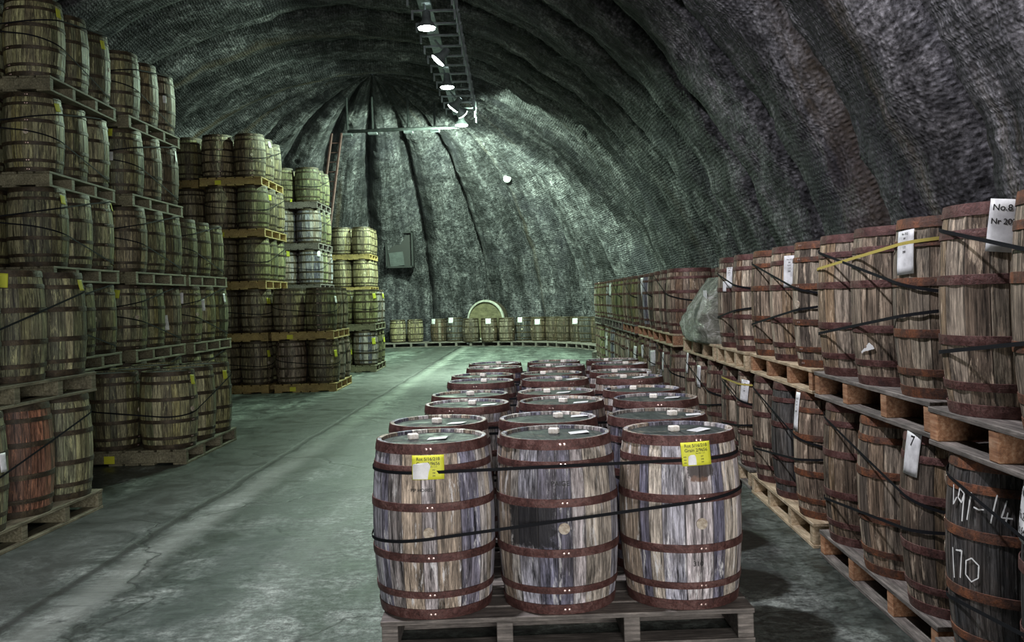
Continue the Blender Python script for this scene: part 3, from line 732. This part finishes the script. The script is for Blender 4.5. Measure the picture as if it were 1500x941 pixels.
def shell_pt_dome(el, az):
    base = Vector((CX+RV*math.cos(el)*math.cos(az), YD+RV*math.cos(el)*math.sin(az), RV*math.sin(el)))
    aw = az + .022*noise.noise(base*.35); tt = (aw*12/PI + .35) % 1.0; lobe = max(0, math.sin(PI*tt**1.5))**.6
    k = math.cos(el)**.8
    d = -(AMP*1.3*lobe*k + .10*k*abs(math.sin(aw*31)) + .15*fb(base, .4)*k + .06*fb(base, 1.6) + .02*fb(base, 6, 3))+.5*k
    de = min(tt, 1-tt); d += .16*k*math.exp(-(de/.05)**2)
    e_ = min(1, min(az, PI-az)/.07); d *= e_
    r = RV+d
    return Vector((CX+r*math.cos(el)*math.cos(az), YD+r*math.cos(el)*math.sin(az), r*math.sin(el)))
def grid(name, n1, n2, fn, uvf, mat, kind_name):
    V = [fn(i, j) for i in range(n1+1) for j in range(n2+1)]
    Fc = [(i*(n2+1)+j, i*(n2+1)+j+1, (i+1)*(n2+1)+j+1, (i+1)*(n2+1)+j) for i in range(n1) for j in range(n2)]
    me = mk(name, V, Fc, mat, True)
    uvl = me.uv_layers.new(name='UVMap'); data = []
    for i in range(n1):
        for j in range(n2):
            for (a, b_) in ((i, j), (i, j+1), (i+1, j+1), (i+1, j)): data += list(uvf(a, b_))
    uvl.data.foreach_set('uv', data)
    o = mobj(kind_name, me); o['kind'] = 'structure'; return o
Y0v = -5.0
n1, n2 = 280, 800
grid('ceiling', n1, n2, lambda i, j: shell_pt_vault(PI*i/n1, Y0v+(YD-Y0v)*j/n2), lambda i, j: (Y0v+(YD-Y0v)*j/n2, PI*RV*i/n1), M['shell'], 'ceiling')
m1, m2 = 150, 440
grid('wall_back', m1, m2, lambda i, j: shell_pt_dome(PI/2*i/m1*.9995, PI*j/m2), lambda i, j: (PI*RV*j/m2, RV*PI/2*i/m1), M['shell'], 'wall_back')
b = MB(); b.box(CX-11, CX+11, -5.3, 39.2, -.2, 0); o = mobj('floor', b.me('floor', M['floor'])); o['kind'] = 'structure'
# front gable wall with the big loading doorway behind the camera
DX0, DX1, DH = -.9, 3.6, 4.4
V = []; Fc = []
outer = [(CX-9.6*math.cos(PI*k/40), 9.6*math.sin(PI*k/40)) for k in range(41)]
bm = bmesh.new(); pts = outer + [(DX1, 0), (DX1, DH), (DX0, DH), (DX0, 0)]
vs = [bm.verts.new((x, -5.0, z)) for x, z in pts]; f = bm.faces.new(vs)
ex = bmesh.ops.extrude_face_region(bm, geom=[f]); bmesh.ops.translate(bm, vec=(0, -.25, 0), verts=[g for g in ex['geom'] if isinstance(g, bmesh.types.BMVert)])
bmesh.ops.recalc_face_normals(bm, faces=bm.faces); me = bpy.data.meshes.new('wall_front'); bm.to_mesh(me); bm.free(); me.materials.append(M['shell'])
me.uv_layers.new(name='UVMap')
o = mobj('wall_front', me); o['kind'] = 'structure'

# hatch in the dome
def on_dome(px, py, r_in):
    Y = 30.0
    while True:
        p = at_y(px, py, Y)
        if math.sqrt((p.x-CX)**2+(p.y-YD)**2+p.z**2) > r_in: return p
        Y += .02
p = on_dome(585, 366, RV-.42)
e = empty('wall_hatch', (p.x, p.y, p.z), .03, 'dark square hatch set in the end wall above stacks', 'hatch')
b = MB(); w, h = .53, .70
for q in ((-w, -w+.07, -h, h), (w-.07, w, -h, h), (-w, w, h-.07, h), (-w, w, -h, -h+.07)): b.box(q[0], q[1], -.06, .6, q[2], q[3])
mobj('frame', b.me('frame', M['hatch']), e)
b = MB(); b.box(-w+.07, w-.07, .12, .16, -h+.07, h-.07); mobj('panel', b.me('panel', M['black']), e)
b = MB(); b.box(-w+.10, .12, .05, .10, -h+.09, -.08, Matrix.Rotation(-.10, 4, 'Y')); mobj('loose_board', b.me('loose_board', M['pipe']), e)
# small round fitting on the wall right of centre
p = on_dome(743, 262, RV-.25)
b = MB(); b.lathe([(.0001, -.14), (.08, -.12), (.14, -.04), (.14, .03), (.10, .06), (.0001, .07)], 16, Matrix.Translation(p) @ Matrix.Rotation(PI/2, 4, 'X')); b.tube([p, p+Vector((.25, 1.6, .15))], .02)
o = mobj('wall_fitting', b.me('wall_fitting', M['white'], True)); setp(o, 'small round white fitting on the end wall', 'wall light')

# ------------------------------------------------------------------ lighting gantry and lamps
XR, HR = -1.55, 7.62
e = empty('lighting_gantry', (XR, 16, HR), 0, 'long grey steel lighting gantry hung under the vault crown', 'gantry')
b = MB(); b.box(-.13, .13, -18, 14.2, -.03, .05); mobj('tray', b.me('tray', M['steel']), e)
b = MB(); b.tube([(.62, -18, -.30), (.62, 14.2, -.30)], .025); mobj('side_tube', b.me('side_tube', M['steel'], True), e)
b = MB(); b.box(-.30, .66, -.03, .03, -.07, -.03); b.box(.60, .64, -.03, .03, -.50, .16); b.box(-.30, -.26, -.03, .03, -.22, -.03); BR = b.me('bracket', M['steel'])
k = 0; y = -17.5
while y < 14: mobj('bracket', BR, e, (0, y, 0)); y += .9
for y in (-7, -4.3, -1.6, 1.1, 3.8, 6.5, 9.2, 11.5, 13.6):
    yy = 16+y; q = max(0, yy-YD); zt = math.sqrt(max(1, RV*RV-(XR-CX)**2-q*q))-.1
    b = MB(); b.tube([(0, y, .05), (0, y, max(.15, zt-HR))], .018, 6); mobj('hanger_rod', b.me('hanger_rod', M['steel']), e)
# pipe across the end wall
e = empty('cross_pipe', (-3.4, 30.05, 7.12), 0, 'horizontal pipe on hangers across the dome, meeting the gantry end', 'pipe')
pa = at_y(509, 193, 30); pb_ = at_y(672, 186, 30)
b = MB(); b.tube([pa-e.location, pb_-e.location], .055, 10); mobj('pipe', b.me('pipe', M['pipe'], True), e)
for px in (509, 546, 598, 637):
    a = at_y(px, 193-(px-509)*.043, 30)-e.location
    b = MB(); b.tube([a+Vector((0, 0, .05)), a+Vector((0, 0, 1.05 if px < 600 else .8))], .035, 8); mobj('hanger', b.me('hanger', M['pipe']), e)
    b = MB(); b.box(a.x-.14, a.x+.14, a.y-.1, a.y+.1, a.z-.12, a.z-.06); mobj('bracket', b.me('bracket', M['steel']), e)
# red ladder leaning near the end wall
p0 = at_y(486, 252, 31.0); p1 = at_y(493, 196, 31.6)
e = empty('ladder', tuple(p0), 0, 'red brown ladder rising behind the far grey five-high stack', 'ladder')
d = p1-p0; base = p0 + d*(-(p0.z)/d.z); d_ = p1-base
for s_ in (-.16, .16):
    b = MB(); b.tube([base-p0+Vector((s_, 0, 0)), p1-p0+Vector((s_, 0, 0))], .045, 6); mobj('side_rail', b.me('side_rail', M['rail_red']), e)
b = MB()
for k in range(1, 22):
    q = base-p0+d_*(k/22); b.tube([q-Vector((.16, 0, 0)), q+Vector((.16, 0, 0))], .018, 6)
mobj('rungs', b.me('rungs', M['rail_red']), e)

def lamp(px, py, Y, tilt, az, energy, label, size=.36, spread=2.72, lt=(0, 0), lcol=(.73, 1.0, .76)):
    p = at_y(px, py, Y)
    e = empty('high_bay_lamp', tuple(p), az, label, 'lamp', 'lamps under the gantry')
    h = empty('lamp_head', (0, 0, 0)); h.parent = e; h.rotation_euler = (0, tilt, 0)
    R_ = size/2; T = Matrix.Rotation(tilt, 4, 'Y')
    bpy.data.objects.remove(h)
    b = MB(); b.lathe([(R_*.25, .34), (R_*.45, .30), (R_*.5, .14), (R_*.95, .03), (R_, 0), (R_*.97, -.01)], 28, T); mobj('housing', b.me('housing', M['steel'], True), e)
    b = MB(); b.lathe([(R_*.96, -.005), (R_*.9, -.035), (R_*.5, -.055), (.0001, -.06)], 28, T); mobj('lens', b.me('lens', M['lens'], True), e)
    top = HR-.07-p.z
    a = T @ Vector((0, 0, .32)); bx = XR-p.x
    rx = Matrix.Rotation(-az, 3, 'Z') @ Vector((bx, 0, top))
    b = MB(); b.tube([a, (a.x*.5+rx.x*.5, a.y*.5+rx.y*.5, max(top*.6, a.z)), (rx.x, rx.y, max(top, .45))], .022, 8); mobj('arm', b.me('arm', M['steel']), e)
    ld = bpy.data.lights.new('lamp_light', 'SPOT'); ld.shadow_soft_size = size*.4; ld.energy = energy*2.6; ld.color = lcol; ld.spot_size = spread; ld.spot_blend = .25
    lo = bpy.data.objects.new('lamp_light', ld); COL.objects.link(lo); lo.parent = e; lo.matrix_local = T @ Matrix.Translation((0, 0, -.24)) @ Matrix.Rotation(-lt[0], 4, 'X') @ Matrix.Rotation(lt[1], 4, 'Y')
EN = 330
lamp(625, 40, 18.8, .0, 0, EN, 'bright round lamp, nearest of the gantry lamps, facing down')
lamp(642, 88, 21.3, .75, 0, EN, 'bright tilted lamp, second from the near end of gantry')
lamp(655, 127, 24.0, .0, 0, EN, 'bright round lamp facing down, third along the gantry')
lamp(664, 158, 26.6, .75, -.3, EN, 'small tilted lamp, fourth along the gantry')
lamp(677, 166, 27.6, -.9, .8, EN*1.2, 'small lamp turned aside, just above the gantry end lamp')
lamp(676, 183, 30.0, .0, 0, EN*5.6, 'bright round lamp at the far end of the gantry', .42, lt=(-.42, .30), spread=2.95)

def added_lamp_at(X, Y, Z, *a, **k):
    d = Vector((X, Y, Z)) - ANCHOR; c, s_ = math.cos(ROLL), math.sin(ROLL); x, y = d.x/d.y*F, d.z/d.y*F
    lamp(PX + x*c - y*s_, PY - (x*s_ + y*c), Y, *a, **k)
added_lamp_at(-1.6, 5.5, 7.2, 0, 0, EN*2.3, 'round lamp above the frame, over the front barrels', lcol=(.95, .92, 1.0), lt=(0, -.85), spread=2.5)  # unseen extra lamp, added to brighten the front barrels and right vault

# ------------------------------------------------------------------ light
W = bpy.data.worlds.new('world'); S.world = W; W.use_nodes = True
bg = W.node_tree.nodes['Background']; bg.inputs[0].default_value = (.75, .82, 1, 1); bg.inputs[1].default_value = .4
def area(name, loc, rot, sx_, sy_, en, col):
    ld = bpy.data.lights.new(name, 'AREA'); ld.shape = 'RECTANGLE'; ld.size = sx_; ld.size_y = sy_; ld.energy = en; ld.color = col
    o = bpy.data.objects.new(name, ld); COL.objects.link(o); o.location = loc; o.rotation_euler = rot; return o
area('doorway_daylight', ((DX0+DX1)/2, -4.9, DH/2+.05), (-PI/2, 0, PI), DX1-DX0, DH-.1, 700, (1.0, 0.955, .94))
S.view_settings.view_transform = 'Standard'; S.view_settings.look = 'None'; S.view_settings.gamma = 1; S.view_settings.use_curve_mapping = False
S.view_settings.exposure = 0.0
S.cycles.use_denoising = True; S.cycles.max_bounces = 6; S.cycles.diffuse_bounces = 3; S.cycles.glossy_bounces = 3
S.cycles.sample_clamp_indirect = 4
